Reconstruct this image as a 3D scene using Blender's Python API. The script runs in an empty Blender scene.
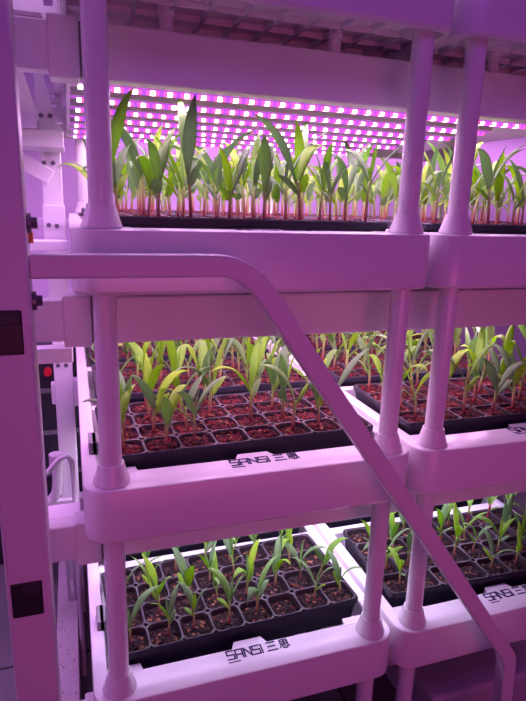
import bpy, bmesh, math, random
from mathutils import Vector, Matrix

random.seed(7)
SC = bpy.context.scene
COL = SC.collection
S = 0.515            # metres between the two front posts of one trough
FLOOR = -2.5
PI = math.pi


def V(x, y, z):
    return Vector((x * S, y * S, (z - FLOOR) * S))


RIM = [0.73, -0.067, -0.862, -1.665]      # trough rim heights, top tier first
PITCH = 1.2                                # left trough to right trough

# ------------------------------------------------------------------ materials
def new_mat(name):
    m = bpy.data.materials.new(name)
    m.use_nodes = True
    nt = m.node_tree
    return m, nt, nt.nodes['Principled BSDF']


def plain(name, col, rough=0.5, metal=0.0, spec=0.5, bump=0.0, bscale=60, vary=0.0, coat=0.0):
    m, nt, b = new_mat(name)
    b.inputs['Base Color'].default_value = (*col, 1)
    b.inputs['Roughness'].default_value = rough
    b.inputs['Metallic'].default_value = metal
    b.inputs['Specular IOR Level'].default_value = spec
    b.inputs['Coat Weight'].default_value = coat
    tc = nt.nodes.new('ShaderNodeTexCoord')
    if vary > 0:
        n = nt.nodes.new('ShaderNodeTexNoise')
        n.inputs['Scale'].default_value = 9
        n.inputs['Detail'].default_value = 5
        nt.links.new(tc.outputs['Object'], n.inputs['Vector'])
        r = nt.nodes.new('ShaderNodeValToRGB')
        r.color_ramp.elements[0].position = 0.3
        r.color_ramp.elements[1].position = 0.7
        r.color_ramp.elements[0].color = (*[c * (1 - vary) for c in col], 1)
        r.color_ramp.elements[1].color = (*col, 1)
        nt.links.new(n.outputs['Fac'], r.inputs['Fac'])
        nt.links.new(r.outputs['Color'], b.inputs['Base Color'])
    if bump > 0:
        n = nt.nodes.new('ShaderNodeTexNoise')
        n.inputs['Scale'].default_value = bscale
        nt.links.new(tc.outputs['Object'], n.inputs['Vector'])
        bp = nt.nodes.new('ShaderNodeBump')
        bp.inputs['Strength'].default_value = bump
        bp.inputs['Distance'].default_value = 0.002
        nt.links.new(n.outputs['Fac'], bp.inputs['Height'])
        nt.links.new(bp.outputs['Normal'], b.inputs['Normal'])
    return m


def emit(name, col, strength):
    m = bpy.data.materials.new(name)
    m.use_nodes = True
    nt = m.node_tree
    nt.nodes.clear()
    e = nt.nodes.new('ShaderNodeEmission')
    e.inputs['Color'].default_value = (*col, 1)
    e.inputs['Strength'].default_value = strength
    o = nt.nodes.new('ShaderNodeOutputMaterial')
    nt.links.new(e.outputs[0], o.inputs['Surface'])
    return m


def leaf_material():
    m, nt, b = new_mat('corn_leaf')
    out = nt.nodes['Material Output']
    oi = nt.nodes.new('ShaderNodeObjectInfo')
    r = nt.nodes.new('ShaderNodeValToRGB')
    cr = r.color_ramp
    cr.elements[0].position = 0.0
    cr.elements[0].color = (0.27, 0.46, 0.22, 1)
    cr.elements[1].position = 1.0
    cr.elements[1].color = (0.46, 0.76, 0.05, 1)
    e = cr.elements.new(0.35); e.color = (0.30, 0.55, 0.20, 1)
    e = cr.elements.new(0.65); e.color = (0.34, 0.66, 0.08, 1)
    nt.links.new(oi.outputs['Random'], r.inputs['Fac'])
    # fine parallel veins along the blade (UV u runs across it)
    uv = nt.nodes.new('ShaderNodeUVMap')
    w = nt.nodes.new('ShaderNodeTexWave')
    w.wave_type = 'BANDS'; w.bands_direction = 'X'
    w.inputs['Scale'].default_value = 2.2
    w.inputs['Distortion'].default_value = 0.3
    nt.links.new(uv.outputs['UV'], w.inputs['Vector'])
    mx = nt.nodes.new('ShaderNodeMixRGB'); mx.blend_type = 'MULTIPLY'
    mp = nt.nodes.new('ShaderNodeMapRange')
    mp.inputs['To Min'].default_value = 0.82
    mp.inputs['To Max'].default_value = 1.05
    nt.links.new(w.outputs['Fac'], mp.inputs['Value'])
    mx.inputs['Fac'].default_value = 1
    nt.links.new(r.outputs['Color'], mx.inputs['Color1'])
    nt.links.new(mp.outputs['Result'], mx.inputs['Color2'])
    nt.links.new(mx.outputs['Color'], b.inputs['Base Color'])
    b.inputs['Roughness'].default_value = 0.42
    b.inputs['Specular IOR Level'].default_value = 0.3
    t = nt.nodes.new('ShaderNodeBsdfTranslucent')
    nt.links.new(mx.outputs['Color'], t.inputs['Color'])
    ms = nt.nodes.new('ShaderNodeMixShader')
    ms.inputs['Fac'].default_value = 0.55
    nt.links.new(b.outputs[0], ms.inputs[1])
    nt.links.new(t.outputs[0], ms.inputs[2])
    nt.links.new(ms.outputs[0], out.inputs['Surface'])
    return m


def stem_material():
    m, nt, b = new_mat('corn_stem')
    tc = nt.nodes.new('ShaderNodeTexCoord')
    sp = nt.nodes.new('ShaderNodeSeparateXYZ')
    nt.links.new(tc.outputs['Generated'], sp.inputs[0])
    r = nt.nodes.new('ShaderNodeValToRGB')
    cr = r.color_ramp
    cr.elements[0].position = 0.1
    cr.elements[0].color = (0.30, 0.03, 0.05, 1)
    cr.elements[1].position = 1.0
    cr.elements[1].color = (0.28, 0.50, 0.08, 1)
    e = cr.elements.new(0.42); e.color = (0.40, 0.24, 0.13, 1)
    e = cr.elements.new(0.66); e.color = (0.38, 0.52, 0.14, 1)
    nt.links.new(sp.outputs['Z'], r.inputs['Fac'])
    nt.links.new(r.outputs['Color'], b.inputs['Base Color'])
    b.inputs['Roughness'].default_value = 0.5
    return m


def soil_material(name, dark, husk, thr):
    m, nt, b = new_mat(name)
    tc = nt.nodes.new('ShaderNodeTexCoord')
    n = nt.nodes.new('ShaderNodeTexNoise')
    n.inputs['Scale'].default_value = 120
    n.inputs['Detail'].default_value = 6
    nt.links.new(tc.outputs['Object'], n.inputs['Vector'])
    v = nt.nodes.new('ShaderNodeTexVoronoi')
    v.inputs['Scale'].default_value = 170
    nt.links.new(tc.outputs['Object'], v.inputs['Vector'])
    sp = nt.nodes.new('ShaderNodeSeparateXYZ')
    nt.links.new(v.outputs['Color'], sp.inputs[0])
    r = nt.nodes.new('ShaderNodeValToRGB')
    r.color_ramp.interpolation = 'CONSTANT'
    r.color_ramp.elements[0].color = (*dark, 1)
    r.color_ramp.elements[1].position = thr
    r.color_ramp.elements[1].color = (*husk, 1)
    e = r.color_ramp.elements.new(0.45)
    e.color = (*[c * 1.9 for c in dark], 1)
    e = r.color_ramp.elements.new(0.95)
    e.color = (0.34, 0.14, 0.07, 1)
    nt.links.new(sp.outputs['X'], r.inputs['Fac'])
    mx = nt.nodes.new('ShaderNodeMixRGB'); mx.blend_type = 'MULTIPLY'
    mx.inputs['Fac'].default_value = 0.8
    mp = nt.nodes.new('ShaderNodeMapRange')
    mp.inputs['From Min'].default_value = 0.3
    mp.inputs['From Max'].default_value = 0.7
    mp.inputs['To Min'].default_value = 0.35
    mp.inputs['To Max'].default_value = 1.3
    nt.links.new(n.outputs['Fac'], mp.inputs['Value'])
    nt.links.new(r.outputs['Color'], mx.inputs['Color1'])
    nt.links.new(mp.outputs['Result'], mx.inputs['Color2'])
    nt.links.new(mx.outputs['Color'], b.inputs['Base Color'])
    b.inputs['Roughness'].default_value = 0.8
    b.inputs['Specular IOR Level'].default_value = 0.15
    bp = nt.nodes.new('ShaderNodeBump')
    bp.inputs['Strength'].default_value = 0.9
    bp.inputs['Distance'].default_value = 0.004
    nt.links.new(v.outputs['Distance'], bp.inputs['Height'])
    nt.links.new(bp.outputs['Normal'], b.inputs['Normal'])
    return m


def floor_material():
    m, nt, b = new_mat('floor_tiles')
    tc = nt.nodes.new('ShaderNodeTexCoord')
    br = nt.nodes.new('ShaderNodeTexBrick')
    br.offset = 0
    br.inputs['Scale'].default_value = 1.0
    br.inputs['Brick Width'].default_value = 0.6
    br.inputs['Row Height'].default_value = 0.6
    br.inputs['Mortar Size'].default_value = 0.004
    br.inputs['Color1'].default_value = (0.16, 0.15, 0.17, 1)
    br.inputs['Color2'].default_value = (0.19, 0.18, 0.20, 1)
    br.inputs['Mortar'].default_value = (0.03, 0.03, 0.035, 1)
    nt.links.new(tc.outputs['Object'], br.inputs['Vector'])
    nt.links.new(br.outputs['Color'], b.inputs['Base Color'])
    b.inputs['Roughness'].default_value = 0.35
    return m


def wall_material():
    m, nt, b = new_mat('wall_paint')
    tc = nt.nodes.new('ShaderNodeTexCoord')
    n = nt.nodes.new('ShaderNodeTexNoise')
    n.inputs['Scale'].default_value = 3
    nt.links.new(tc.outputs['Object'], n.inputs['Vector'])
    r = nt.nodes.new('ShaderNodeValToRGB')
    r.color_ramp.elements[0].color = (0.60, 0.46, 0.70, 1)
    r.color_ramp.elements[1].color = (0.66, 0.51, 0.76, 1)
    nt.links.new(n.outputs['Fac'], r.inputs['Fac'])
    nt.links.new(r.outputs['Color'], b.inputs['Base Color'])
    b.inputs['Roughness'].default_value = 0.6
    return m


def dusty_material():
    m, nt, b = new_mat('dusty_white_steel')
    tc = nt.nodes.new('ShaderNodeTexCoord')
    v = nt.nodes.new('ShaderNodeTexNoise')
    v.inputs['Scale'].default_value = 140
    v.inputs['Detail'].default_value = 2
    nt.links.new(tc.outputs['Object'], v.inputs['Vector'])
    r = nt.nodes.new('ShaderNodeValToRGB')
    r.color_ramp.elements[0].position = 0.30
    r.color_ramp.elements[0].color = (0.12, 0.10, 0.11, 1)
    r.color_ramp.elements[1].position = 0.36
    r.color_ramp.elements[1].color = (0.52, 0.47, 0.50, 1)
    nt.links.new(v.outputs['Fac'], r.inputs['Fac'])
    nt.links.new(r.outputs['Color'], b.inputs['Base Color'])
    b.inputs['Roughness'].default_value = 0.7
    return m


M = dict(
    plastic=plain('white_plastic', (0.80, 0.77, 0.80), 0.24, bump=0.05, bscale=25),
    steel=plain('white_coated_steel', (0.76, 0.74, 0.78), 0.42, bump=0.08, bscale=300),
    rail=plain('white_painted_rail', (0.74, 0.68, 0.72), 0.38, bump=0.05, bscale=200),
    panel=plain('white_reflector', (0.80, 0.78, 0.82), 0.22),
    alu=plain('lamp_aluminium', (0.45, 0.43, 0.47), 0.4),
    black=plain('black_tray_plastic', (0.014, 0.013, 0.026), 0.42, spec=.3),
    rimmed=plain('dusty_tray_top', (0.055, 0.038, 0.05), 0.45, vary=0.5),
    plug=plain('black_plug', (0.012, 0.011, 0.014), 0.45),
    bolt=plain('grey_bolt', (0.16, 0.15, 0.18), 0.4, metal=0.6),
    orange=plain('orange_tag', (0.75, 0.28, 0.05), 0.5),
    red=plain('red_knob', (0.75, 0.02, 0.04), 0.4),
    cabinet=plain('dark_cabinet', (0.022, 0.020, 0.034), 0.5),
    grey=plain('grey_clip', (0.20, 0.19, 0.21), 0.5),
    pipe=plain('white_pipe', (0.62, 0.58, 0.63), 0.35),
    ink=plain('dark_blue_ink', (0.02, 0.012, 0.07), 0.7, spec=.2),
    lid=plain('tank_plastic', (0.55, 0.50, 0.55), 0.5),
    ceilm=plain('ceiling_board', (0.6, 0.58, 0.62), 0.7),
    leaf=leaf_material(), stem=stem_material(),
    soil_led_red=soil_material('husky_soil_led_red', (0.040, 0.006, 0.009), (0.20, 0.02, 0.025), 0.76),  # husky soil with the red of the LED light put into its colour
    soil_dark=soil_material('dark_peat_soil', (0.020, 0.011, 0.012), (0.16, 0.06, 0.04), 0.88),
    floor=floor_material(), wall=wall_material(), dusty=dusty_material(),
    cw=emit('white_led', (1.0, 0.86, 1.0), 5.0),
    cr=emit('red_led', (1.0, 0.07, 0.28), 2.6),
    cb=emit('violet_led', (0.30, 0.05, 1.0), 2.2),
    cs=emit('lit_led_strip', (0.75, 0.13, 0.95), 0.75),
)

# ------------------------------------------------------------------ helpers
def link(o, parent=None):
    COL.objects.link(o)
    if parent is not None:
        o.parent = parent
    return o


def tag(o, label, cat=None, group=None, kind=None):
    if label: o['label'] = label
    if cat: o['category'] = cat
    if group: o['group'] = group
    if kind: o['kind'] = kind
    return o


def empty(name, loc, label, cat, group=None, rz=0.0):
    o = bpy.data.objects.new(name, None)
    o.empty_display_size = 0.05
    o.location = loc
    o.rotation_euler = (0, 0, rz)
    link(o)
    return tag(o, label, cat, group)


def finish(name, bm, mats, parent=None, loc=None, smooth=False, bevel=0.0, seg=2, angle=0.6):
    bmesh.ops.recalc_face_normals(bm, faces=bm.faces[:])
    me = bpy.data.meshes.new(name)
    bm.to_mesh(me)
    bm.free()
    for m in (mats if isinstance(mats, (list, tuple)) else [mats]):
        me.materials.append(m)
    if smooth:
        for p in me.polygons: p.use_smooth = True
    o = bpy.data.objects.new(name, me)
    if loc is not None: o.location = loc
    link(o, parent)
    if bevel > 0:
        b = o.modifiers.new('Bevel', 'BEVEL')
        b.width = bevel; b.segments = seg; b.limit_method = 'ANGLE'; b.angle_limit = angle
    if smooth and bevel == 0 and angle:
        me.set_sharp_from_angle(angle=angle)
    return o


def box(bm, a, b, mi=0):
    """axis-aligned box between corners a and b (metres)"""
    x0, y0, z0 = a; x1, y1, z1 = b
    vs = [bm.verts.new(p) for p in ((x0, y0, z0), (x1, y0, z0), (x1, y1, z0), (x0, y1, z0),
                                    (x0, y0, z1), (x1, y0, z1), (x1, y1, z1), (x0, y1, z1))]
    for f in ((0, 3, 2, 1), (4, 5, 6, 7), (0, 1, 5, 4), (1, 2, 6, 5), (2, 3, 7, 6), (3, 0, 4, 7)):
        fc = bm.faces.new([vs[i] for i in f]); fc.material_index = mi
    return vs


def vbox(bm, x0, x1, y0, y1, z0, z1, org=None, mi=0):
    """box in rack units"""
    o = org or Vector((0, 0, 0))
    a = V(x0, y0, z0) - o; b = V(x1, y1, z1) - o
    return box(bm, a, b, mi)


def lathe(bm, prof, n=24, c=(0, 0), caps=True):
    rings = []
    for r, z in prof:
        rings.append([bm.verts.new((c[0] + r * math.cos(2 * PI * k / n), c[1] + r * math.sin(2 * PI * k / n), z)) for k in range(n)])
    for i in range(len(rings) - 1):
        for k in range(n):
            bm.faces.new((rings[i][k], rings[i][(k + 1) % n], rings[i + 1][(k + 1) % n], rings[i + 1][k]))
    if caps:
        bm.faces.new(rings[0][::-1]); bm.faces.new(rings[-1])


def tube(bm, pts, r, n=10):
    pts = [Vector(p) for p in pts]
    rings = []
    up = Vector((0.13, 0.21, 0.97)).normalized()
    for i, p in enumerate(pts):
        d = (pts[min(i + 1, len(pts) - 1)] - pts[max(i - 1, 0)]).normalized()
        a = d.cross(up)
        if a.length < 1e-4: a = d.cross(Vector((1, 0, 0)))
        a.normalize(); b = d.cross(a).normalized()
        rr = r[i] if isinstance(r, (list, tuple)) else r
        rings.append([bm.verts.new(p + a * rr * math.cos(2 * PI * k / n) + b * rr * math.sin(2 * PI * k / n)) for k in range(n)])
    for i in range(len(rings) - 1):
        for k in range(n):
            bm.faces.new((rings[i][k], rings[i][(k + 1) % n], rings[i + 1][(k + 1) % n], rings[i + 1][k]))
    bm.faces.new(rings[0][::-1]); bm.faces.new(rings[-1])


def cyl(bm, a, b, r, n=14):
    tube(bm, [a, b], r, n)


def prism(bm, poly, z0, z1):
    lo = [bm.verts.new((x, y, z0)) for x, y in poly]
    hi = [bm.verts.new((x, y, z1)) for x, y in poly]
    n = len(poly)
    bm.faces.new(lo[::-1]); bm.faces.new(hi)
    for i in range(n):
        bm.faces.new((lo[i], lo[(i + 1) % n], hi[(i + 1) % n], hi[i]))


def rrect(x0, x1, y0, y1, r, n=6):
    out = []
    for cx, cy, a0 in ((x1 - r, y1 - r, 0), (x0 + r, y1 - r, 90), (x0 + r, y0 + r, 180), (x1 - r, y0 + r, 270)):
        for k in range(n + 1):
            a = math.radians(a0 + 90 * k / n)
            out.append((cx + r * math.cos(a), cy + r * math.sin(a)))
    return out


def copy_tree(o, parent=None):
    c = o.copy()
    COL.objects.link(c)
    if parent is not None:
        c.parent = parent
    for ch in list(o.children):
        copy_tree(ch, c)
    return c


TIER = ['top', 'upper', 'middle', 'lowest']      # words for the four trough levels
SIDE = ['left', 'right']

# ------------------------------------------------------------------ the setting
def structure(name, bm, mat):
    o = finish(name, bm, mat)
    o['kind'] = 'structure'
    return o


bm = bmesh.new(); vbox(bm, -5, 6, -6, 2.7, FLOOR - 0.06, FLOOR); structure('floor', bm, M['floor'])
bm = bmesh.new(); vbox(bm, -5, 6, 2.6, 2.7, FLOOR, 2.2); structure('wall_back', bm, M['wall'])
bm = bmesh.new(); vbox(bm, -5.1, -5, -6, 2.7, FLOOR, 2.2); structure('wall_left', bm, M['wall'])
bm = bmesh.new(); vbox(bm, -5.1, 6, -6, 2.7, 2.2, 2.26); structure('ceiling', bm, M['ceilm'])

# ------------------------------------------------------------------ growing troughs
YF, YB = -0.07, 2.03
X0, X1 = -0.09, 1.09


def trough_body_mesh():
    """rounded tub with a flat flange, an opening and a ribbed underside; local origin = rim level at the left front post"""
    bm = bmesh.new()
    s = S
    n = 7
    def loop(x0, x1, y0, y1, r, z):
        return [bm.verts.new((x * s, y * s, z * s)) for x, y in rrect(x0, x1, y0, y1, r, n)]
    def bridge(a, b):
        for i in range(len(a)):
            j = (i + 1) % len(a)
            bm.faces.new((a[i], a[j], b[j], b[i]))
    D = -0.185
    outer = [loop(X0 + .008, X1 - .008, YF + .008, YB - .008, .072, D),
             loop(X0, X1, YF, YB, .08, D + .010),
             loop(X0, X1, YF, YB, .08, -.010),
             loop(X0 + .003, X1 - .003, YF + .003, YB - .003, .077, -.003),
             loop(X0 + .010, X1 - .010, YF + .010, YB - .010, .07, 0)]
    inner_top = loop(-.040, 1.040, .058, 1.92, .02, 0)
    inner_rim = loop(-.036, 1.036, .062, 1.916, .018, -.006)
    inner_bot = loop(-.032, 1.032, .066, 1.912, .018, -.11)
    for a, b in zip(outer, outer[1:]): bridge(a, b)
    bridge(outer[-1], inner_top); bridge(inner_top, inner_rim); bridge(inner_rim, inner_bot)
    bm.faces.new(inner_bot)
    # underside: skirt thickness, then the recessed bottom
    u0 = loop(X0 + .024, X1 - .024, YF + .024, YB - .024, .056, D)
    u1 = loop(X0 + .024, X1 - .024, YF + .024, YB - .024, .056, -.150)
    bridge(outer[0], u0); bridge(u0, u1)
    bm.faces.new(u1)
    # tabs on the front flange: corner plates round the feet and the plate in the middle
    for poly in ([(-.042, .05), (.090, .05), (.082, .090), (-.042, .090)],
                 [(.910, .05), (1.042, .05), (1.042, .090), (.918, .090)],
                 [(.425, .05), (.575, .05), (.555, .092), (.445, .092)]):
        prism(bm, [(x * s, y * s) for x, y in poly], -.03 * s, 0.0005)
    # low cross ridges between the trays
    for y0, y1 in ((.690, .744), (1.298, 1.370)):
        box(bm, (-.036 * s, y0 * s, -.112 * s), (1.036 * s, y1 * s, -.004 * s))
    # ribs below
    k = 0
    for i in range(10):
        x = 0.02 + i * 0.107
        box(bm, ((x - .006) * s, .0 * s, -.168 * s), ((x + .006) * s, 1.96 * s, -.149 * s))
    for j in range(16):
        y = -0.01 + j * 0.127
        box(bm, ((X0 + .03) * s, (y - .006) * s, -.168 * s), ((X1 - .03) * s, (y + .006) * s, -.1495 * s))
    return bm


def letters_mesh():
    """dark print on the flange: SANSI and two Chinese characters"""
    bm = bmesh.new()
    h = 0.042 * S
    def stroke(x0, y0, pts, w, hh, t=0.135):
        for (ax, ay), (bx, by) in zip(pts, pts[1:]):
            a = Vector((x0 + ax * w, y0 + ay * hh)); b = Vector((x0 + bx * w, y0 + by * hh))
            d = (b - a); L = d.length; d.normalize(); nrm = Vector((-d.y, d.x)) * (t * hh / 2)
            a2 = a - d * (t * hh / 2); b2 = b + d * (t * hh / 2)
            prism(bm, [tuple(a2 - nrm), tuple(b2 - nrm), tuple(b2 + nrm), tuple(a2 + nrm)], 0.0, 0.0006)
    x = 0.0
    gw = 0.027 * S
    adv = 0.0345 * S
    G = {'S': [[(1, 1), (0, 1), (0, .52), (1, .52), (1, 0), (0, 0)]],
         'A': [[(0, 0), (0, 1), (1, 1), (1, 0)], [(0, .42), (1, .42)]],
         'N': [[(0, 0), (0, 1), (1, 0), (1, 1)]],
         'I': [[(0, 0), (0, 1)]]}
    for ch in 'SANS':
        for p in G[ch]: stroke(x, 0, p, gw, h)
        x += adv
    stroke(x + .001 * S, 0, G['I'][0], gw, h)
    # the thin rule under the first letters
    prism(bm, [(-.002 * S, -.016 * S), (.045 * S, -.016 * S), (.045 * S, -.012 * S), (-.002 * S, -.012 * S)], 0, .0006)
    x += 0.022 * S
    cw = 0.040 * S
    for y, i0, i1 in ((1.0, .08, .92), (.52, .15, .85), (.02, 0, 1)):
        stroke(x, 0, [(i0, y), (i1, y)], cw, h, .13)
    x += cw + 0.012 * S
    t = .11
    for p in ([(.12, 1), (.88, 1), (.88, .5), (.12, .5), (.12, 1)], [(.5, 1), (.5, .5)], [(.12, .75), (.88, .75)],
              [(.0, .08), (.1, .34)], [(.26, .38), (.28, .06), (.4, -.02), (.72, -.02), (.76, .16)],
              [(.48, .36), (.56, .18)], [(.84, .36), (.98, .1)]):
        stroke(x, 0, p, cw, h, t)
    return bm


trough_me = None


def make_trough(label, loc):
    t = empty('growing_trough', loc, label, 'trough', 'white growing troughs on the rack')
    b = finish('tub', trough_body_mesh(), M['plastic'], t, smooth=True, angle=0.5)
    lg = finish('lettering', letters_mesh(), M['ink'], t, loc=Vector((0.402 * S, 0.008 * S, 0.0004)))
    lg['label'] = 'dark blue printed lettering on the front flange'
    # stub feet that rest on the cross beams
    for x in (.22, .78):
        for y in (.185, 1.875):
            bm = bmesh.new()
            lathe(bm, [(.021 * S, -.2235 * S), (.021 * S, -.18 * S), (.026 * S, -.175 * S), (.026 * S, -.149 * S)], 16, (x * S, y * S))
            finish('support_peg', bm, M['plastic'], t, smooth=True, angle=.6)
    return t


TROUGH = {}
first = None
for k in range(4):
    for c in range(2):
        loc = V(c * PITCH, 0, RIM[k])
        word = {0: 'overhead', 1: 'upper', 2: 'middle', 3: 'lowest'}[k]
        what = {0: 'with a ribbed underside showing above the lamps', 1: 'at eye level full of tall seedlings',
                2: 'holding LED-reddened soil trays of seedlings', 3: 'holding dark-soil trays of sparse seedlings'}[k]
        lab = '%s %s white plastic growing trough %s' % (word, SIDE[c], what)
        if first is None:
            first = make_trough(lab, loc); t = first
        else:
            t = copy_tree(first); t.location = loc; t['label'] = lab
        TROUGH[k, c] = t

# ------------------------------------------------------------------ support posts with flared feet
def make_post(h, label, loc):
    p = empty('support_post', loc, label, 'post', 'white round posts between the troughs')
    bm = bmesh.new()
    lathe(bm, [(.0345 * S, .05 * S), (.0345 * S, h)], 28)
    finish('shaft', bm, M['plastic'], p, smooth=True, angle=.5)
    bm = bmesh.new()
    lathe(bm, [(.0575 * S, .0005), (.0585 * S, .003 * S), (.057 * S, .010 * S), (.050 * S, .030 * S), (.0435 * S, .0535 * S), (.0415 * S, .060 * S),
               (.0405 * S, .066 * S), (.0365 * S, .067 * S), (.036 * S, .06 * S)], 32)
    f = finish('flared_foot', bm, M['plastic'], p, smooth=True, angle=.7)
    return p


protos = {}
for k in range(4):
    for c in range(2):
        for ix, x in enumerate((0, 1)):
            for iy, y in enumerate((0, 1.955)):
                h = {0: (2.19 - RIM[0]) * S, 1: (RIM[0] - .151 - RIM[1]) * S, 2: (RIM[1] - .151 - RIM[2]) * S, 3: (RIM[2] - .151 - RIM[3]) * S}[k]
                lab = 'white %s post at the %s %s corner of the %s %s trough' % (
                    'flare-footed', ('front', 'rear')[iy], SIDE[ix], ('overhead', 'upper', 'middle', 'lowest')[k], SIDE[c])
                loc = V(c * PITCH + x, y, RIM[k])
                if k not in protos:
                    protos[k] = make_post(h, lab, loc)
                else:
                    q = copy_tree(protos[k]); q.location = loc; q['label'] = lab
# short legs below the lowest troughs
leg0 = None
for c in range(2):
    for ix, x in enumerate((0, 1)):
        for iy, y in enumerate((0, 1.955)):
            loc = V(c * PITCH + x, y, FLOOR)
            lab = 'short white round leg under the %s %s corner of the lowest %s trough' % (('front', 'rear')[iy], SIDE[ix], SIDE[c])
            if leg0 is None:
                bm = bmesh.new()
                lathe(bm, [(.0345 * S, 0), (.0345 * S, (RIM[3] - .151 - FLOOR) * S)], 28)
                leg0 = finish('trough_leg', bm, M['plastic'], None, loc, smooth=True, angle=.5)
                tag(leg0, lab, 'post', 'short legs under the lowest troughs')
            else:
                q = copy_tree(leg0); q.location = loc; q['label'] = lab

# ------------------------------------------------------------------ cross beams, one in front and one behind under each pair of troughs
def make_beam(label, loc):
    t = empty('cross_beam', loc, label, 'beam', 'white cross beams under the troughs')
    s = S
    bm = bmesh.new(); box(bm, (-.030 * s, 0, -.154 * s), (2.235 * s, .075 * s, 0))
    finish('beam_tube', bm, M['steel'], t, bevel=.0035)
    for x0, x1 in ((-.122, -.036), (2.241, 2.325)):
        bm = bmesh.new(); box(bm, (x0 * s, -.010 * s, -.160 * s), (x1 * s, .085 * s, .006 * s))
        finish('end_sleeve', bm, M['steel'], t, bevel=.003)
    for x0, x1 in ((-.246, -.115), (2.318, 2.43)):
        bm = bmesh.new(); box(bm, (x0 * s, .004 * s, -.142 * s), (x1 * s, .071 * s, -.008 * s))
        finish('stub_arm', bm, M['steel'], t, bevel=.003)
    for x0 in (-.036, 2.235):
        bm = bmesh.new(); box(bm, (x0 * s, .008 * s, -.15 * s), ((x0 + .007) * s, .067 * s, -.004 * s))
        o = finish('joint_gap', bm, M['grey'], t)
    return t


bfirst = None
for k in range(4):
    for iy, y in enumerate((.15, 1.84)):
        loc = V(0, y, RIM[k] - .2235)
        lab = 'white square cross beam under the %s edge of the %s troughs' % (('front', 'rear')[iy], ('overhead', 'upper', 'middle', 'lowest')[k])
        if bfirst is None:
            bfirst = make_beam(lab, loc)
        else:
            q = copy_tree(bfirst); q.location = loc; q['label'] = lab

# ------------------------------------------------------------------ grow lights
def make_light(label, loc):
    t = empty('grow_light', loc, label, 'grow light', 'LED grow lights under the beams')
    s = S
    bm = bmesh.new()
    box(bm, (-.075 * s, 0, -.006 * s), (2.10 * s, 1.60 * s, 0))
    box(bm, (-.075 * s, 0, -.020 * s), (2.10 * s, .006 * s, -.004 * s))
    finish('reflector_panel', bm, M['panel'], t)
    n = 7
    L0, L1 = -.062, 1.70
    for i in range(n):
        y = .038 + i * .25
        bm = bmesh.new()
        box(bm, (L0 * s, (y - .030) * s, -.030 * s), (L1 * s, (y + .030) * s, -.005 * s))
        b = finish('led_bar', bm, M['alu'], t, bevel=.0015)
        bm = bmesh.new()
        box(bm, (L0 * s, (y - .018) * s, -.0345 * s), (L1 * s, (y + .018) * s, -.0295 * s))
        finish('lit_strip', bm, M['cs'], b)
        sets = {'cw': bmesh.new(), 'cr': bmesh.new(), 'cb': bmesh.new()}
        pitch = .0555
        m = int((L1 - L0) / pitch)
        for j in range(m):
            x = L0 + pitch * (j + .5)
            for key, dx, w in (('cw', 0, .0075), ('cr', .25, .0045), ('cb', .5, .0060), ('cr', .75, .0045)):
                xx = x + dx * pitch
                if xx > L1 - .01: continue
                box(sets[key], ((xx - w) * s, (y - .010) * s, -.0465 * s), ((xx + w) * s, (y + .010) * s, -.034 * s))
        tag(finish('white_chips', sets['cw'], M['cw'], b), 'small white lit LED chips', kind='stuff')
        tag(finish('red_chips', sets['cr'], M['cr'], b), 'small red lit LED chips', kind='stuff')
        tag(finish('violet_chips', sets['cb'], M['cb'], b), 'small violet lit LED chips', kind='stuff')
    return t


LIGHTZ = [RIM[k] - .2235 - .1175 for k in range(3)]
lt0 = make_light('lit LED grow light of long strips above the seedlings of the upper troughs', V(0, .232, LIGHTZ[0]))
for k in (1, 2):
    q = copy_tree(lt0); q.location = V(0, .232, LIGHTZ[k])
    q['label'] = 'LED grow light hidden behind the beam above the %s troughs' % ('', 'middle', 'lowest')[k]
q = copy_tree(lt0); q.location = V(-2.30, .232, LIGHTZ[0])
q['label'] = 'LED strips of the neighbouring rack glimpsed beyond the square upright'
q = copy_tree(bfirst); q.location = V(-2.775, .15, RIM[0] - .2235)
q['label'] = 'white cross beam of the neighbouring rack behind the square upright'
q = copy_tree(bfirst); q.location = V(-2.895, 1.84, RIM[0] - .2235)
q['label'] = 'rear white cross beam of the neighbouring rack'

def led_lamp(x0, x1, y, z, power, col, spread):
    l = bpy.data.lights.new('led_strip_lamp', 'AREA')
    l.shape = 'RECTANGLE'
    l.size = (x1 - x0) * S
    l.size_y = .02 * S
    l.energy = power
    l.color = col
    l.spread = math.radians(spread)
    o = bpy.data.objects.new('led_strip_lamp', l)
    o.location = V((x0 + x1) / 2, y, z)
    link(o)


LED_COLS = ((.92, .47, 1.0), (1.0, .50, 1.0), (1.0, .76, 1.30))
for k in range(3):
    for i in range(7):
        led_lamp(-.06, 1.70, .27 + i * .25, LIGHTZ[k] - .048, (2.3, 1.42, .98)[k], LED_COLS[k], 165 if i < 4 else 180)
    # the second fixture over the right-hand end
    for y in (.6, 1.3):
        led_lamp(1.72, 2.10, y, LIGHTZ[k] - .048, (1.1, 1.0, .75)[k], LED_COLS[k], 165)
for y in (.12, .50):
    led_lamp(-.40, 1.70, y, 1.13, 1.6, (.92, .50, 1.0), 180)     # strips of the level above the frame
for i in range(7):
    led_lamp(-2.35, -.61, .27 + i * .25, LIGHTZ[0] - .048, 1.7, (.80, .30, 1.0), 180)

# ------------------------------------------------------------------ seedling trays and their soil
NX, NY = 8, 4
TW, TD, TH = 1.035, .535, .135       # rack units
CX, CY = TW / NX * .985, TD / NY * .965


def cell_center(i, j):
    return ((TW - CX * NX) / 2 + CX * (i + .5), (TD - CY * NY) / 2 + CY * (j + .5))


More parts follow.
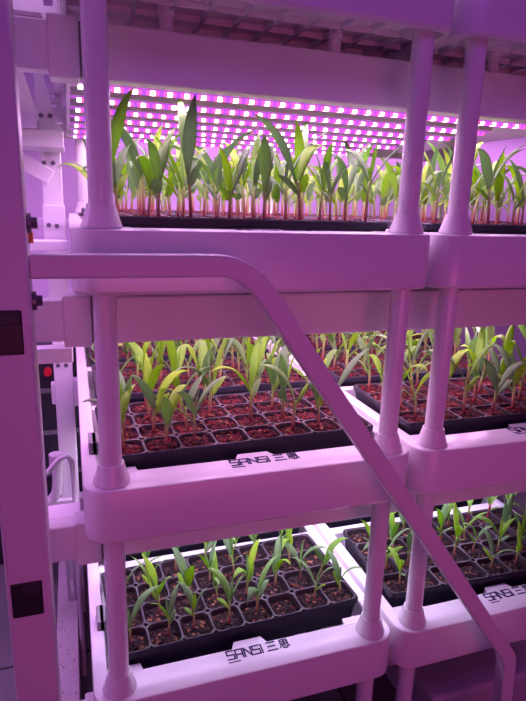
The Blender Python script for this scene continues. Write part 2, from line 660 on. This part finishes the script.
def tray_parts():
    """black plug tray, 8 by 4 cells, rolled lip; local origin = front left corner at rim height"""
    s = S
    n = 3
    # lid: rectangular tiles around each rounded cell hole and the cell cups
    bm = bmesh.new()
    for i in range(NX):
        for j in range(NY):
            cx, cy = cell_center(i, j)
            hx, hy = CX / 2, CY / 2
            sq = []
            hole = rrect(cx - hx * .945, cx + hx * .945, cy - hy * .945, cy + hy * .945, hx * .42, n)
            tot = len(hole)
            # matching points on the square cell boundary
            for (px, py) in hole:
                dx, dy = (px - cx) / (hx * .945), (py - cy) / (hy * .945)
                m = max(abs(dx), abs(dy))
                sq.append((cx + dx / m * hx, cy + dy / m * hy))
            a = [bm.verts.new((x * s, y * s, 0)) for x, y in sq]
            b = [bm.verts.new((x * s, y * s, 0)) for x, y in hole]
            corner = [(cx + hx, cy + hy), (cx - hx, cy + hy), (cx - hx, cy - hy), (cx + hx, cy - hy)]
            for q in range(tot):
                bm.faces.new((a[q], a[(q + 1) % tot], b[(q + 1) % tot], b[q]))
            hole2 = rrect(cx - hx * .91, cx + hx * .91, cy - hy * .91, cy + hy * .91, hx * .40, n)
            c = [bm.verts.new((x * s, y * s, -.008 * s)) for x, y in hole2]
            hole3 = rrect(cx - hx * .66, cx + hx * .66, cy - hy * .66, cy + hy * .66, hx * .25, n)
            d = [bm.verts.new((x * s, y * s, -TH * s)) for x, y in hole3]
            for q in range(tot):
                bm.faces.new((b[q], b[(q + 1) % tot], c[(q + 1) % tot], c[q]))
                bm.faces.new((c[q], c[(q + 1) % tot], d[(q + 1) % tot], d[q]))
            bm.faces.new(d)
    cells = bm
    # lip
    bm = bmesh.new()
    mx, my = (TW - CX * NX) / 2, (TD - CY * NY) / 2
    def loop(x0, x1, y0, y1, r, z):
        return [bm.verts.new((x * s, y * s, z * s)) for x, y in rrect(x0, x1, y0, y1, r, 4)]
    ls = [loop(mx - .001, TW - mx + .001, my - .001, TD - my + .001, .004, -.0005),
          loop(.004, TW - .004, .004, TD - .004, .02, .0025),
          loop(0, TW, 0, TD, .022, -.002),
          loop(.001, TW - .001, .001, TD - .001, .022, -.022),
          loop(.010, TW - .010, .010, TD - .010, .02, -.024),
          loop(.018, TW - .018, .018, TD - .018, .02, -.118),
          loop(.024, TW - .024, .024, TD - .024, .02, -.118),
          loop(mx, TW - mx, my, TD - my, .004, -.012)]
    for a, b in zip(ls, ls[1:]):
        for i in range(len(a)):
            j = (i + 1) % len(a)
            bm.faces.new((a[i], a[j], b[j], b[i]))
    return cells, bm


def soil_mesh(level, rough, husks, seed):
    """one mound of soil per cell with loose husk flakes on it"""
    rnd = random.Random(seed)
    s = S
    bm = bmesh.new()
    N = 7
    for i in range(NX):
        for j in range(NY):
            cx, cy = cell_center(i, j)
            hx, hy = CX / 2 * .925, CY / 2 * .925
            base = level + rnd.uniform(-.006, .004)
            g = {}
            for a in range(N + 1):
                for b in range(N + 1):
                    u, v = a / N * 2 - 1, b / N * 2 - 1
                    e = max(abs(u), abs(v))
                    # squircle the square a little so that corners stay inside the cup
                    x = cx + hx * u * (1 - .15 * v * v); y = cy + hy * v * (1 - .15 * u * u)
                    z = base + rough * rnd.uniform(-1, 1) - .014 * e ** 3
                    g[a, b] = bm.verts.new((x * s, y * s, z * s))
            for a in range(N):
                for b in range(N):
                    bm.faces.new((g[a, b], g[a + 1, b], g[a + 1, b + 1], g[a, b + 1])).material_index = 0
            for q in range(husks):
                u, v = rnd.uniform(-.85, .85), rnd.uniform(-.85, .85)
                if husks > 8 and rnd.random() < .45: u, v = u * 1.3, v * 1.3   # some spill onto the ribs
                r = rnd.uniform(.003, .008)
                c = Vector((cx + hx * u, cy + hy * v, base + rough + rnd.uniform(-.003, .004))) * s
                m = Matrix.Rotation(rnd.uniform(0, 6.28), 3, 'Z') @ Matrix.Rotation(rnd.uniform(-.6, .6), 3, 'X')
                vs = []
                for p in ((-1, -.5, 0), (.2, -.8, .12), (1, 0, 0), (.3, .7, .15), (-.7, .6, 0), (0, 0, .55)):
                    vs.append(bm.verts.new(c + m @ (Vector(p) * r * s)))
                mi = 1 if rnd.random() < .7 else 2
                for q2 in range(5):
                    bm.faces.new((vs[q2], vs[(q2 + 1) % 5], vs[5])).material_index = mi
                bm.faces.new(vs[:5][::-1]).material_index = mi
    me_name = 'potting_soil'
    return bm


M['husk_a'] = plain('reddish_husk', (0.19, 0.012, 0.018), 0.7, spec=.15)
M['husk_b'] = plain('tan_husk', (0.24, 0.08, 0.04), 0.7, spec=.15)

tray_proto = None
soil_protos = {}
TRAYS = []   # (tier, column, row, origin, yaw)
TROWS = [.118, .755, 1.378]
rowword = ['front', 'second', 'rear']
for k in (1, 2, 3):
    for c in range(2):
        for r in range(3):
            rz = RIM[k] + (.030, .036, .040)[k - 1]
            rnd = random.Random(k * 100 + c * 10 + r)
            yaw = rnd.uniform(-.004, .012)
            if r == 0 and k > 1: yaw = ((.038, .044)[k - 2], -.036)[c]
            if r == 0 and k == 1: yaw = .012
            org = V(c * PITCH + (-.018 if c == 0 else -.028) + (.010 if r == 0 and k > 1 and c == 0 else -.004 if r == 0 and k > 1 else 0), TROWS[r] - (.024 if r == 0 and k > 1 and c == 0 else 0), rz)
            lab = 'black seedling tray in %s position of the %s %s trough' % (rowword[r], ('', 'upper', 'middle', 'lowest')[k], SIDE[c])
            if tray_proto is None:
                t = empty('seedling_tray', org, lab, 'tray', 'black seedling trays in the troughs', yaw)
                a, b = tray_parts()
                finish('cell_grid', a, M['rimmed'], t)
                finish('lip', b, M['black'], t)
                tray_proto = t
            else:
                t = copy_tree(tray_proto); t.location = org; t.rotation_euler = (0, 0, yaw); t['label'] = lab
            key = k
            if key not in soil_protos:
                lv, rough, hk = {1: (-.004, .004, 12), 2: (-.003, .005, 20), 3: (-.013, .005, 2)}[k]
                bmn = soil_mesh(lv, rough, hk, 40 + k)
                so = finish('potting_soil', bmn, [M['soil_led_red'] if k < 3 else M['soil_dark'], M['husk_a'], M['husk_b']], None, org)
                soil_protos[key] = so
            else:
                so = soil_protos[key].copy(); COL.objects.link(so)
            so.location = org; so.rotation_euler = (0, 0, yaw)
            tag(so, '%s soil filling the %s tray of the %s %s trough' % (('', 'LED-reddened dark', 'LED-reddened husky', 'dark brown')[k], rowword[r], ('', 'upper', 'middle', 'lowest')[k], SIDE[c]), 'soil', None, 'stuff')
            TRAYS.append((k, c, r, org, yaw))

# ------------------------------------------------------------------ corn seedlings
def leaf_bm(bm, base, az, up, L, W, bend, twist, rnd, shape='long'):
    """one blade: starts along (az, up) from base and arches over by `bend`"""
    uvl = bm.loops.layers.uv.verify()
    N = 11
    p = Vector(base)
    el = up
    rows = []
    for i in range(N + 1):
        t = i / N
        if shape == 'long':
            w = W * (min(1, .34 + 1.9 * t) if t < .36 else 1) * (1 - max(0, (t - .42) / .58) ** 1.7)
        else:
            w = W * math.sin(PI * min(1, .12 + t * .86)) ** .7
        w = max(w, .0004)
        d = Vector((math.cos(az) * math.cos(el), math.sin(az) * math.cos(el), math.sin(el)))
        side = Vector((-math.sin(az), math.cos(az), 0))
        nr = side.cross(d)
        a = twist * t
        sd = side * math.cos(a) + nr * math.sin(a)
        nn = nr * math.cos(a) - side * math.sin(a)
        fold = (.55 * (1 - t) ** 1.4 + .12)
        row = []
        for q in (-1, -.5, 0, .5, 1):
            off = sd * (q * w * math.cos(fold * abs(q))) - nn * (-abs(q) * w * math.sin(fold) * .7)
            row.append(bm.verts.new(p + off))
        rows.append(row)
        p = p + d * (L / N)
        el -= bend / N * (.35 + 1.5 * t)
    for i in range(N):
        for q in range(4):
            f = bm.faces.new((rows[i][q], rows[i][q + 1], rows[i + 1][q + 1], rows[i + 1][q]))
            f.smooth = True
            for lp, (uu, vv) in zip(f.loops, ((q / 4, i / N), ((q + 1) / 4, i / N), ((q + 1) / 4, (i + 1) / N), (q / 4, (i + 1) / N))):
                lp[uvl].uv = (uu, vv)


def make_seedling(seed, tall):
    rnd = random.Random(seed)
    root = bpy.data.objects.new('corn_seedling', None)
    root.empty_display_size = .02
    link(root)
    h = rnd.uniform(.040, .058) * (1.12 if tall else .95)       # sheath height
    lean = rnd.uniform(-.10, .10), rnd.uniform(-.10, .10)
    pts, rr = [], []
    for i in range(7):
        t = i / 6
        pts.append((lean[0] * h * t * t, lean[1] * h * t * t, -.003 + t * (h + .003)))
        rr.append(.0026 * (1 - .15 * t) * (1.12 if i == 0 else 1))
    bm = bmesh.new(); tube(bm, pts, rr, 8)
    finish('stem', bm, M['stem'], root, smooth=True, angle=None)
    top = Vector(pts[-1])
    az = rnd.uniform(0, 2 * PI)
    lv = []
    # the first, short spoon-shaped leaf
    lv.append(dict(base=Vector(pts[4]) * .8 + Vector(pts[5]) * .2, az=az, up=rnd.uniform(.75, 1.15), L=rnd.uniform(.030, .045), W=rnd.uniform(.0060, .0080), bend=rnd.uniform(.3, .9), twist=rnd.uniform(-.4, .4), shape='spoon'))
    # the second, long leaf
    lv.append(dict(base=top - Vector((0, 0, .006)), az=az + PI + rnd.uniform(-.4, .4), up=rnd.uniform(1.12, 1.38), L=rnd.uniform(.075, .105) * (1.2 if tall else 1), W=rnd.uniform(.0072, .0092) * (1.02 if tall else 1), bend=rnd.uniform(.6, 2.3), twist=rnd.uniform(-.7, .7), shape='long'))
    # the third, upright
    lv.append(dict(base=top - Vector((0, 0, .004)), az=az + rnd.uniform(-.5, .5), up=rnd.uniform(1.22, 1.42), L=rnd.uniform(.068, .094) * (1.2 if tall else 1), W=rnd.uniform(.0068, .0090) * (1.02 if tall else 1), bend=rnd.uniform(.7, 1.9), twist=rnd.uniform(-.8, .8), shape='long'))
    if rnd.random() < .55:
        lv.append(dict(base=top - Vector((0, 0, .003)), az=az + PI / 2 + rnd.uniform(-.6, .6), up=rnd.uniform(1.3, 1.5), L=rnd.uniform(.045, .075), W=rnd.uniform(.003, .0045), bend=rnd.uniform(.1, .5), twist=rnd.uniform(-.5, .5), shape='long'))
    for d in lv:
        bm = bmesh.new()
        leaf_bm(bm, d['base'], d['az'], d['up'], d['L'], d['W'], d['bend'], d['twist'], rnd, d['shape'])
        o = finish('leaf', bm, M['leaf'], root, smooth=True, angle=None)
        so = o.modifiers.new('Solidify', 'SOLIDIFY'); so.thickness = .00035; so.offset = 0
    return root


NV = 14
SHORT = [make_seedling(300 + i, False) for i in range(NV)]
TALL = [make_seedling(600 + i, True) for i in range(NV)]

# camera (position and aim solved from the photograph's vanishing points)
CAM_R = Matrix(((0.948533, -0.315213, 0.030414), (-0.049802, -0.243325, -0.968665), (0.312736, 0.917297, -0.2465)))
FPX = 566.42
CAMP = V(-.0871, -1.7170, .0068)


def to_px(p):
    q = CAM_R @ (p - CAMP)
    if q.z <= 0: return None
    return 263 + FPX * q.x / q.z, 350.5 + FPX * q.y / q.z


ordw = ['first', 'second', 'third', 'fourth', 'fifth', 'sixth', 'seventh', 'eighth']
used = set()
count = 0
cands = []
for (k, c, r, org, yaw) in TRAYS:
    rnd = random.Random(k * 977 + c * 131 + r * 17)
    fill = {1: .93, 2: .80, 3: .80}[k]
    for j in range(NY):
        for i in range(NX):
            skip = rnd.random() > fill
            jx, jy, yawp, sc, vi, tl = rnd.uniform(-.018, .018), rnd.uniform(-.018, .018), rnd.uniform(0, 6.28), rnd.uniform(.78, 1.12), rnd.randrange(NV), rnd.random()
            if skip: continue
            cx, cy = cell_center(i, j)
            w = org + Matrix.Rotation(yaw, 3, 'Z') @ (Vector((cx + jx, cy + jy, (-.006 if k < 3 else -.020))) * S)
            a = to_px(w); b = to_px(w + Vector((0, 0, .12)))
            if not (-30 < a[0] < 546 or -30 < b[0] < 546): continue
            if a[1] > 716: continue
            # behind the beam of the next tier up: nothing of it shows
            if k == 2 and r == 2 and j > 1: continue
            if k == 3 and r == 2 and j > 0: continue
            if a[0] > 585: continue
            cands.append((k, c, r, i, j, w, yawp, sc, vi, tl))
cands.sort(key=lambda q: (q[5] - CAMP).length)
SCALE = {1: 1.26, 2: 1.30, 3: 1.14}
LIMIT = 296
rest = bmesh.new()
for n_, (k, c, r, i, j, w, yawp, sc, vi, tl) in enumerate(cands):
    tall = tl < {1: .75, 2: .45, 3: .15}[k]
    src = (TALL if tall else SHORT)[vi]
    f = sc * SCALE[k]
    if n_ >= LIMIT:
        # far back rows, hardly told apart: one mass
        mw = Matrix.Translation(w) @ Matrix.Rotation(yawp, 4, 'Z') @ Matrix.Scale(f, 4)
        for ch in src.children:
            me = ch.data.copy(); me.transform(mw)
            n0 = len(rest.faces)
            rest.from_mesh(me); rest.faces.ensure_lookup_table()
            mi = 0 if ch.name.startswith('stem') else 1
            for fc in rest.faces[n0:]: fc.material_index = mi
            bpy.data.meshes.remove(me)
        continue
    if (tall, vi) not in used:
        p = src; used.add((tall, vi))
    else:
        p = copy_tree(src)
    p.location = w
    p.rotation_euler = (0, 0, yawp)
    p.scale = (f, f, f)
    tag(p, 'corn seedling, %s row from front, %s cell from left, %s tray, %s %s trough' % (ordw[j], ordw[i], rowword[r], ('', 'upper', 'middle', 'lowest')[k], SIDE[c]),
        'seedling', 'corn seedlings in the %s %s trough' % (('', 'upper', 'middle', 'lowest')[k], SIDE[c]))
    count += 1
mr = bpy.data.meshes.new('distant_seedlings'); rest.to_mesh(mr); rest.free()
mr.materials.append(M['stem']); mr.materials.append(M['leaf'])
ro = bpy.data.objects.new('distant_seedlings', mr); link(ro)
tag(ro, 'dense mass of corn seedlings in the rearmost rows of the troughs', 'seedlings', None, 'stuff')
for lst, flag in ((SHORT, False), (TALL, True)):
    for vi, o in enumerate(lst):
        if (flag, vi) not in used:
            for ch in list(o.children): bpy.data.objects.remove(ch)
            bpy.data.objects.remove(o)
print('SEEDLINGS', count)

# ------------------------------------------------------------------ square upright in front with its handrail
UX0, UX1, UY0, UY1 = -.300, -.186, -.25, -.135
up = empty('square_upright', V((UX0 + UX1) / 2, (UY0 + UY1) / 2, FLOOR), 'white square steel upright with square black plugs at the left edge', 'upright')
o = up.location
bm = bmesh.new(); vbox(bm, UX0, UX1, UY0, UY1, FLOOR, 2.15, o)
finish('square_tube', bm, M['rail'], up, bevel=.005, seg=3)
for z0, z1 in ((.50, .61), (-.366, -.254), (-1.114, -1.006), (-1.86, -1.75)):
    bm = bmesh.new(); vbox(bm, -.289, -.208, UY0 - .003, UY0 + .01, z0, z1, o)
    pl = finish('hole_plug', bm, M['plug'], up, bevel=.002)
    bm = bmesh.new(); vbox(bm, -.262, -.212, UY0 - .006, UY0 - .001, z1 - .036, z1 - .006, o)
    finish('plug_tab', bm, M['cabinet'], pl, bevel=.001)
    pl['label'] = 'square black plastic plug'
for z in (-.050, -.242):
    bm = bmesh.new()
    a = V(UX1 - .002, -.19, z) - o
    cyl(bm, a, a + Vector((.012 * S, 0, 0)), .024 * S, 18)
    cyl(bm, a + Vector((.010 * S, 0, 0)), a + Vector((.026 * S, 0, 0)), .015 * S, 6)
    b = finish('bolt', bm, M['bolt'], up)
    b['label'] = 'dark steel bolt head'
bm = bmesh.new(); vbox(bm, UX1 - .001, UX1 + .010, -.17, -.14, -.10, -.075, o)
f = finish('orange_sticker', bm, M['orange'], up); f['label'] = 'small orange sticker'


def rail_mesh():
    W, Dp = .060 * S, .055 * S
    y = -.195
    ctrl = [(-.186, -.153), (.27, -.154)]
    def arc(p0, p1, p2, rad, n=9):
        p0, p1, p2 = Vector(p0), Vector(p1), Vector(p2)
        a = (p0 - p1).normalized(); b = (p2 - p1).normalized()
        ang = math.acos(max(-1, min(1, a.dot(b))))
        tl = rad / math.tan(ang / 2)
        s0 = p1 + a * tl; s1 = p1 + b * tl
        cen = p1 + (a + b).normalized() * (rad / math.sin(ang / 2))
        out = []
        v0 = s0 - cen; v1 = s1 - cen
        tot = v0.angle(v1)
        sg = 1 if (v0.x * v1.y - v0.y * v1.x) > 0 else -1
        for i in range(n + 1):
            t = sg * tot * i / n
            out.append(cen + Vector((v0.x * math.cos(t) - v0.y * math.sin(t), v0.x * math.sin(t) + v0.y * math.cos(t))))
        return out
    A, B, C, Dd = (-.186, -.154), (.372, -.154), (1.535, -1.755), (1.585, -2.49)
    path = [Vector(A)] + arc(A, B, C, .17) + arc(B, C, Dd, .12) + [Vector(Dd)]
    bm = bmesh.new()
    rings = []
    for i, p in enumerate(path):
        d = (path[min(i + 1, len(path) - 1)] - path[max(i - 1, 0)]).normalized()
        nrm = Vector((-d.y, d.x))
        ring = []
        for sn, sy in ((-1, -1), (1, -1), (1, 1), (-1, 1)):
            q = p * S + nrm * sn * W / 2
            ring.append(bm.verts.new((q.x, y * S + sy * Dp / 2, q.y)))
        rings.append(ring)
    for a, b in zip(rings, rings[1:]):
        for k in range(4):
            bm.faces.new((a[k], a[(k + 1) % 4], b[(k + 1) % 4], b[k]))
    bm.faces.new(rings[0][::-1]); bm.faces.new(rings[-1])
    return bm


hr = finish('handrail', rail_mesh(), M['rail'], None, Vector((0, 0, -FLOOR * S)), bevel=.0035, seg=3, angle=.8)
tag(hr, 'white rectangular handrail running level then slanting down across the rack', 'handrail')

# ------------------------------------------------------------------ rack structure on the left, behind the upright
def single(name, boxes, mat, label, cat, group=None, bevel=.002):
    bm = bmesh.new()
    c = V((boxes[0][0] + boxes[0][1]) / 2, (boxes[0][2] + boxes[0][3]) / 2, boxes[0][4])
    for b in boxes: vbox(bm, *b, c)
    o = finish(name, bm, mat, None, c, bevel=bevel)
    return tag(o, label, cat, group)


single('rack_post', [(-.350, -.245, .14, .24, FLOOR, 2.19)], M['steel'], 'white rack post hidden behind the square upright', 'upright')
single('rack_post', [(2.43, 2.53, .14, .24, FLOOR, 2.19)], M['steel'], 'white rack post at the right end of the rack', 'upright')
single('rack_post', [(-.465, -.365, 1.83, 1.93, FLOOR, 2.19)], M['steel'], 'rear white rack post by the neighbouring LED strips', 'upright')
single('rack_post', [(2.43, 2.53, 1.83, 1.93, FLOOR, 2.19)], M['steel'], 'rear white rack post at the right end of the rack', 'upright')

ru = empty('slotted_upright', V(-.16, 1.5, FLOOR), 'pale flat upright with paired bolts left of the troughs', 'upright')
o = ru.location
bm = bmesh.new(); vbox(bm, -.211, -.112, 1.5, 1.57, FLOOR, .345, o)
finish('upright_channel', bm, M['steel'], ru, bevel=.003)
bm = bmesh.new()
poly = [(-.215, .61), (-.174, .61), (-.137, .46), (-.143, .345), (-.215, .345)]
lo = [bm.verts.new(V(x, 1.49, z) - o) for x, z in poly]; hi = [bm.verts.new(V(x, 1.52, z) - o) for x, z in poly]
bm.faces.new(lo); bm.faces.new(hi[::-1])
for i in range(5): bm.faces.new((lo[i], lo[(i + 1) % 5], hi[(i + 1) % 5], hi[i]))
finish('tapered_plate', bm, M['steel'], ru, bevel=.002)
bm = bmesh.new(); vbox(bm, -.217, -.106, 1.488, 1.502, -.205, -.02, o)
finish('splice_plate', bm, M['steel'], ru, bevel=.002)
for x, z, y in ((-.195, .410, 1.49), (-.153, .411, 1.49), (-.195, .187, 1.5), (-.152, .188, 1.5), (-.189, -.121, 1.488), (-.150, -.125, 1.488), (-.187, -.880, 1.5), (-.145, -.882, 1.5)):
    bm = bmesh.new()
    a = V(x, y, z) - o
    cyl(bm, a + Vector((0, .004 * S, 0)), a - Vector((0, .010 * S, 0)), .0115 * S, 12)
    b = finish('bolt', bm, M['bolt'], ru); b['label'] = 'grey bolt'

arm = single('bracket_arm', [(-.288, -.094, 1.22, 1.488, .240, .318)], M['steel'], 'pale horizontal bracket arm crossing the bolted flat upright', 'bracket')


def bar(name, pts, w, d, mat, label, cat):
    """flat slanting bar between two points (rack units), w tall and d thick"""
    a, b = V(*pts[0]), V(*pts[1])
    c = (a + b) / 2
    L = (b - a).length
    bm = bmesh.new(); box(bm, (-L / 2, -d / 2 * S, -w / 2 * S), (L / 2, d / 2 * S, w / 2 * S))
    o = finish(name, bm, mat, None, c, bevel=.002)
    o.rotation_euler = (b - a).to_track_quat('X', 'Z').to_euler()
    return tag(o, label, cat)


bar('diagonal_brace', [(-.36, 1.483, .225), (-.165, 1.483, .115)], .075, .03, M['steel'], 'pale diagonal brace sloping down to the bolted flat upright', 'brace')
bar('upright_flange', [(-.325, 1.5, .34), (-.312, 1.5, .53)], .028, .03, M['steel'], 'narrow pale plate beside the neighbouring LED strips', 'bracket')
single('rear_crossbar', [(-.37, -.098, 1.57, 1.63, -.130, -.090)], M['steel'], 'thin pale crossbar behind the bolted flat upright', 'bar')
single('side_crossbar', [(-.31, -.096, .80, .90, -.199, -.158), (-.33, -.29, .24, .90, -.199, -.158)], M['steel'], 'pale crossbar just above the handrail beside the upper trough', 'bar')
sb = single('perforated_plate', [], M['steel'], '', '') if False else None

# plate with square holes above the topmost stub
pp = empty('perforated_plate', V(-.17, .60, .5), 'pale plate with square holes above the uppermost beam end', 'plate')
o = pp.location
bm = bmesh.new()
for x0, x1, z0, z1 in ((-.262, -.235, .50, .95), (-.190, -.135, .50, .95), (-.104, -.086, .50, .95),
                       (-.235, -.190, .50, .665), (-.135, -.104, .50, .655), (-.235, -.190, .71, .77), (-.135, -.104, .70, .77), (-.235, -.190, .82, .95), (-.135, -.104, .82, .95)):
    vbox(bm, x0, x1, .60, .62, z0, z1, o)
bmesh.ops.remove_doubles(bm, verts=bm.verts[:], dist=1e-5)
finish('holed_plate', bm, M['steel'], pp)
bm = bmesh.new(); vbox(bm, -.262, -.13, .156, .60, .4985, .512, o)
finish('bottom_flange', bm, M['steel'], pp, bevel=.001)

jb = empty('ribbed_bracket', V(-.09, 1.66, .36), 'pale ribbed bracket beside the left end of the LED strips', 'bracket')
o = jb.location
bm = bmesh.new(); vbox(bm, -.128, -.095, 1.64, 1.68, .40, .60, o); finish('back_plate', bm, M['steel'], jb, bevel=.001)
for z in (.44, .49, .54):
    bm = bmesh.new(); vbox(bm, -.20, -.10, 1.62, 1.655, z, z + .022, o); finish('rib', M and bm, M['steel'], jb, bevel=.001)

# the side frame between middle and lower beam ends
sf = empty('rack_bracing', V(-.15, .24, RIM[2] - .2235), 'pale rectangular side frame between the middle and upper beam ends', 'frame')
o = sf.location
bm = bmesh.new(); vbox(bm, -.226, -.098, .27, .33, -.535, -.482, o); finish('top_rail', bm, M['steel'], sf, bevel=.002)
bm = bmesh.new(); vbox(bm, -.224, -.212, .27, .285, RIM[2] - .26, -.5, o); finish('leg', bm, M['steel'], sf, bevel=.002)
bm = bmesh.new(); vbox(bm, -.226, -.100, .225, .33, RIM[2] - .275, RIM[2] - .235, o); finish('bottom_rail', bm, M['steel'], sf, bevel=.002)

# grey clips on the left rims of the middle and lowest troughs
for k, y in ((2, .22), (3, .30)):
    z = RIM[k]
    single('rim_clip', [(-.062, -.030, y, y + .10, z, z + .045), (-.050, -.034, y, y + .10, z - .02, z + .045)], M['grey'],
           'small grey clip on the left rim of the %s left trough' % ('', '', 'middle', 'lowest')[k], 'clip', None, .001)

# dark cabinet and white pipes behind
cab = empty('control_cabinet', V(-.5, 2.35, FLOOR), 'dark cabinet with a red knob seen through the side frame', 'cabinet')
o = cab.location
bm = bmesh.new(); vbox(bm, -1.4, -.04, 2.16, 2.56, FLOOR, -.93, o); finish('cabinet_body', bm, M['cabinet'], cab, bevel=.004)
for z in (-1.25, -1.55, -1.85):
    bm = bmesh.new(); vbox(bm, -1.38, -.06, 2.15, 2.165, z, z + .03, o); finish('shelf_edge', bm, M['grey'], cab, bevel=.001)
bm = bmesh.new(); cyl(bm, V(-.272, 2.165, -1.095) - o, V(-.272, 2.10, -1.095) - o, .024 * S, 20)
kb = finish('knob', bm, M['red'], cab); kb['label'] = 'red knob'

dp = empty('drain_pipe', V(-.2, 1.2, FLOOR), 'thick white elbow drain pipe behind the side frame', 'pipe')
o = dp.location
def P(x, y, z): return V(x, y, z) - o
bm = bmesh.new()
pts = [P(-.215, 1.2, -1.30), P(-.212, 1.2, -1.36), P(-.215, 1.2, -1.44), P(-.225, 1.2, -1.50), P(-.25, 1.2, -1.535), P(-.29, 1.2, -1.55), P(-.34, 1.2, -1.552)]
tube(bm, pts, .027 * S, 16)
finish('pipe_run', bm, M['pipe'], dp, smooth=True, angle=.8)
bm = bmesh.new(); cyl(bm, P(-.215, 1.2, -1.335), P(-.215, 1.2, -1.275), .035 * S, 18); finish('collar', bm, M['pipe'], dp)
bm = bmesh.new(); cyl(bm, P(-.33, 1.2, -1.552), P(-.33, 1.2, FLOOR), .027 * S, 16); finish('down_pipe', bm, M['pipe'], dp)
hs = empty('thin_hose', V(-.2, 1.0, FLOOR), 'thin white hose arching over the elbow drain pipe', 'hose')
o = hs.location
bm = bmesh.new()
tube(bm, [P(-.32, 1.0, -1.345), P(-.25, 1.0, -1.28), P(-.19, 1.0, -1.215), P(-.155, 1.0, -1.205), P(-.135, 1.0, -1.235), P(-.13, 1.0, -1.35), P(-.132, 1.0, -1.7), P(-.132, 1.0, FLOOR)], .013 * S, 10)
finish('hose_run', bm, M['pipe'], hs, smooth=True, angle=.9)
pr = empty('pipe_bracket', V(-.17, 1.3, FLOOR), 'pale pipe bracket beside the elbow drain pipe', 'bracket')
o = pr.location
for x in (-.195, -.160):
    bm = bmesh.new(); vbox(bm, x - .009, x + .009, 1.3, 1.33, FLOOR, -1.36, o); finish('strut', bm, M['pipe'], pr)
for z in (-1.60, -1.68):
    bm = bmesh.new(); vbox(bm, -.32, -.13, 1.27, 1.30, z - .012, z + .012, o); finish('rung', bm, M['pipe'], pr)

# low dusty rail along the floor, tank under the right trough
single('floor_rail', [(-.262, -.152, .30, 2.1, -2.33, -2.25), (-.262, -.245, .30, 2.1, FLOOR, -2.3), (-.17, -.152, .30, 2.1, FLOOR, -2.3)], M['dusty'],
       'dusty pale channel rail running back beside the lowest trough', 'rail')
tk = empty('nutrient_tank', V(1.8, 1.0, FLOOR), 'plain white lidded tank on the floor under the right trough', 'tank')
o = tk.location
bm = bmesh.new()
vbox(bm, 1.44, 2.14, .09, 1.87, FLOOR, -2.27, o)
finish('tank_body', bm, M['lid'], tk, bevel=.02, seg=4)
bm = bmesh.new(); vbox(bm, 1.415, 2.17, .06, 1.90, -2.27, -2.2, o)
finish('tank_lid', bm, M['lid'], tk, bevel=.012, seg=4)

# leaning panel of the neighbouring rack at far left
bar('neighbour_brace', [(-1.05, 1.4, FLOOR), (-.55, 1.4, -1.2)], .16, .04, M['steel'], 'pale slanting brace of the neighbouring rack at the bottom left edge', 'brace')

# ------------------------------------------------------------------ room light and added fills
def area(loc, target, sx, sy, power, col, spread=180):
    l = bpy.data.lights.new('fill_lamp', 'AREA')
    l.shape = 'RECTANGLE'; l.size = sx; l.size_y = sy; l.energy = power; l.color = col
    l.spread = math.radians(spread)
    o = bpy.data.objects.new('fill_lamp', l)
    o.location = loc
    o.rotation_euler = (Vector(target) - Vector(loc)).to_track_quat('-Z', 'Y').to_euler()
    link(o)


area(V(1.1, -4.5, -.85), V(1.0, 0, -.95), 2.0, .9, 2.0, (1.0, .155, .42), 60)       # glow of the rack across the aisle
area(V(.3, -2.2, 2.1), V(.3, 1.0, .2), 1.6, .5, 5.5, (.42, .10, 1.0))         # added purple fill near the ceiling, brightens the upper fronts
area(V(-1.7, .7, .9), V(-.15, 1.7, .15), .7, .7, 2.0, (.80, .30, 1.0))     # added fill beside the neighbouring rack, lights the left faces
area(V(2.3, 2.25, .62), V(2.3, 2.6, -.3), 2.3, .06, 5.5, (.95, .42, .98))       # added strip hidden behind the rack to brighten the back wall

w = bpy.data.worlds.new('room_air')
SC.world = w
w.use_nodes = True
bg = w.node_tree.nodes['Background']
bg.inputs['Color'].default_value = (.33, .085, .60, 1)
bg.inputs['Strength'].default_value = .20

# ------------------------------------------------------------------ camera
cam = bpy.data.cameras.new('camera')
cam.sensor_fit = 'VERTICAL'
cam.sensor_height = 24
cam.lens = FPX / 701 * 24
cam.clip_start = .01
co = bpy.data.objects.new('camera', cam)
r0, r1, r2 = CAM_R[0], CAM_R[1], CAM_R[2]
co.matrix_world = Matrix(((r0[0], -r1[0], -r2[0], CAMP.x), (r0[1], -r1[1], -r2[1], CAMP.y), (r0[2], -r1[2], -r2[2], CAMP.z), (0, 0, 0, 1)))
link(co)
SC.camera = co

SC.view_settings.view_transform = 'Standard'
SC.view_settings.look = 'None'
SC.view_settings.gamma = 1
SC.view_settings.use_curve_mapping = False
SC.view_settings.exposure = 0.0
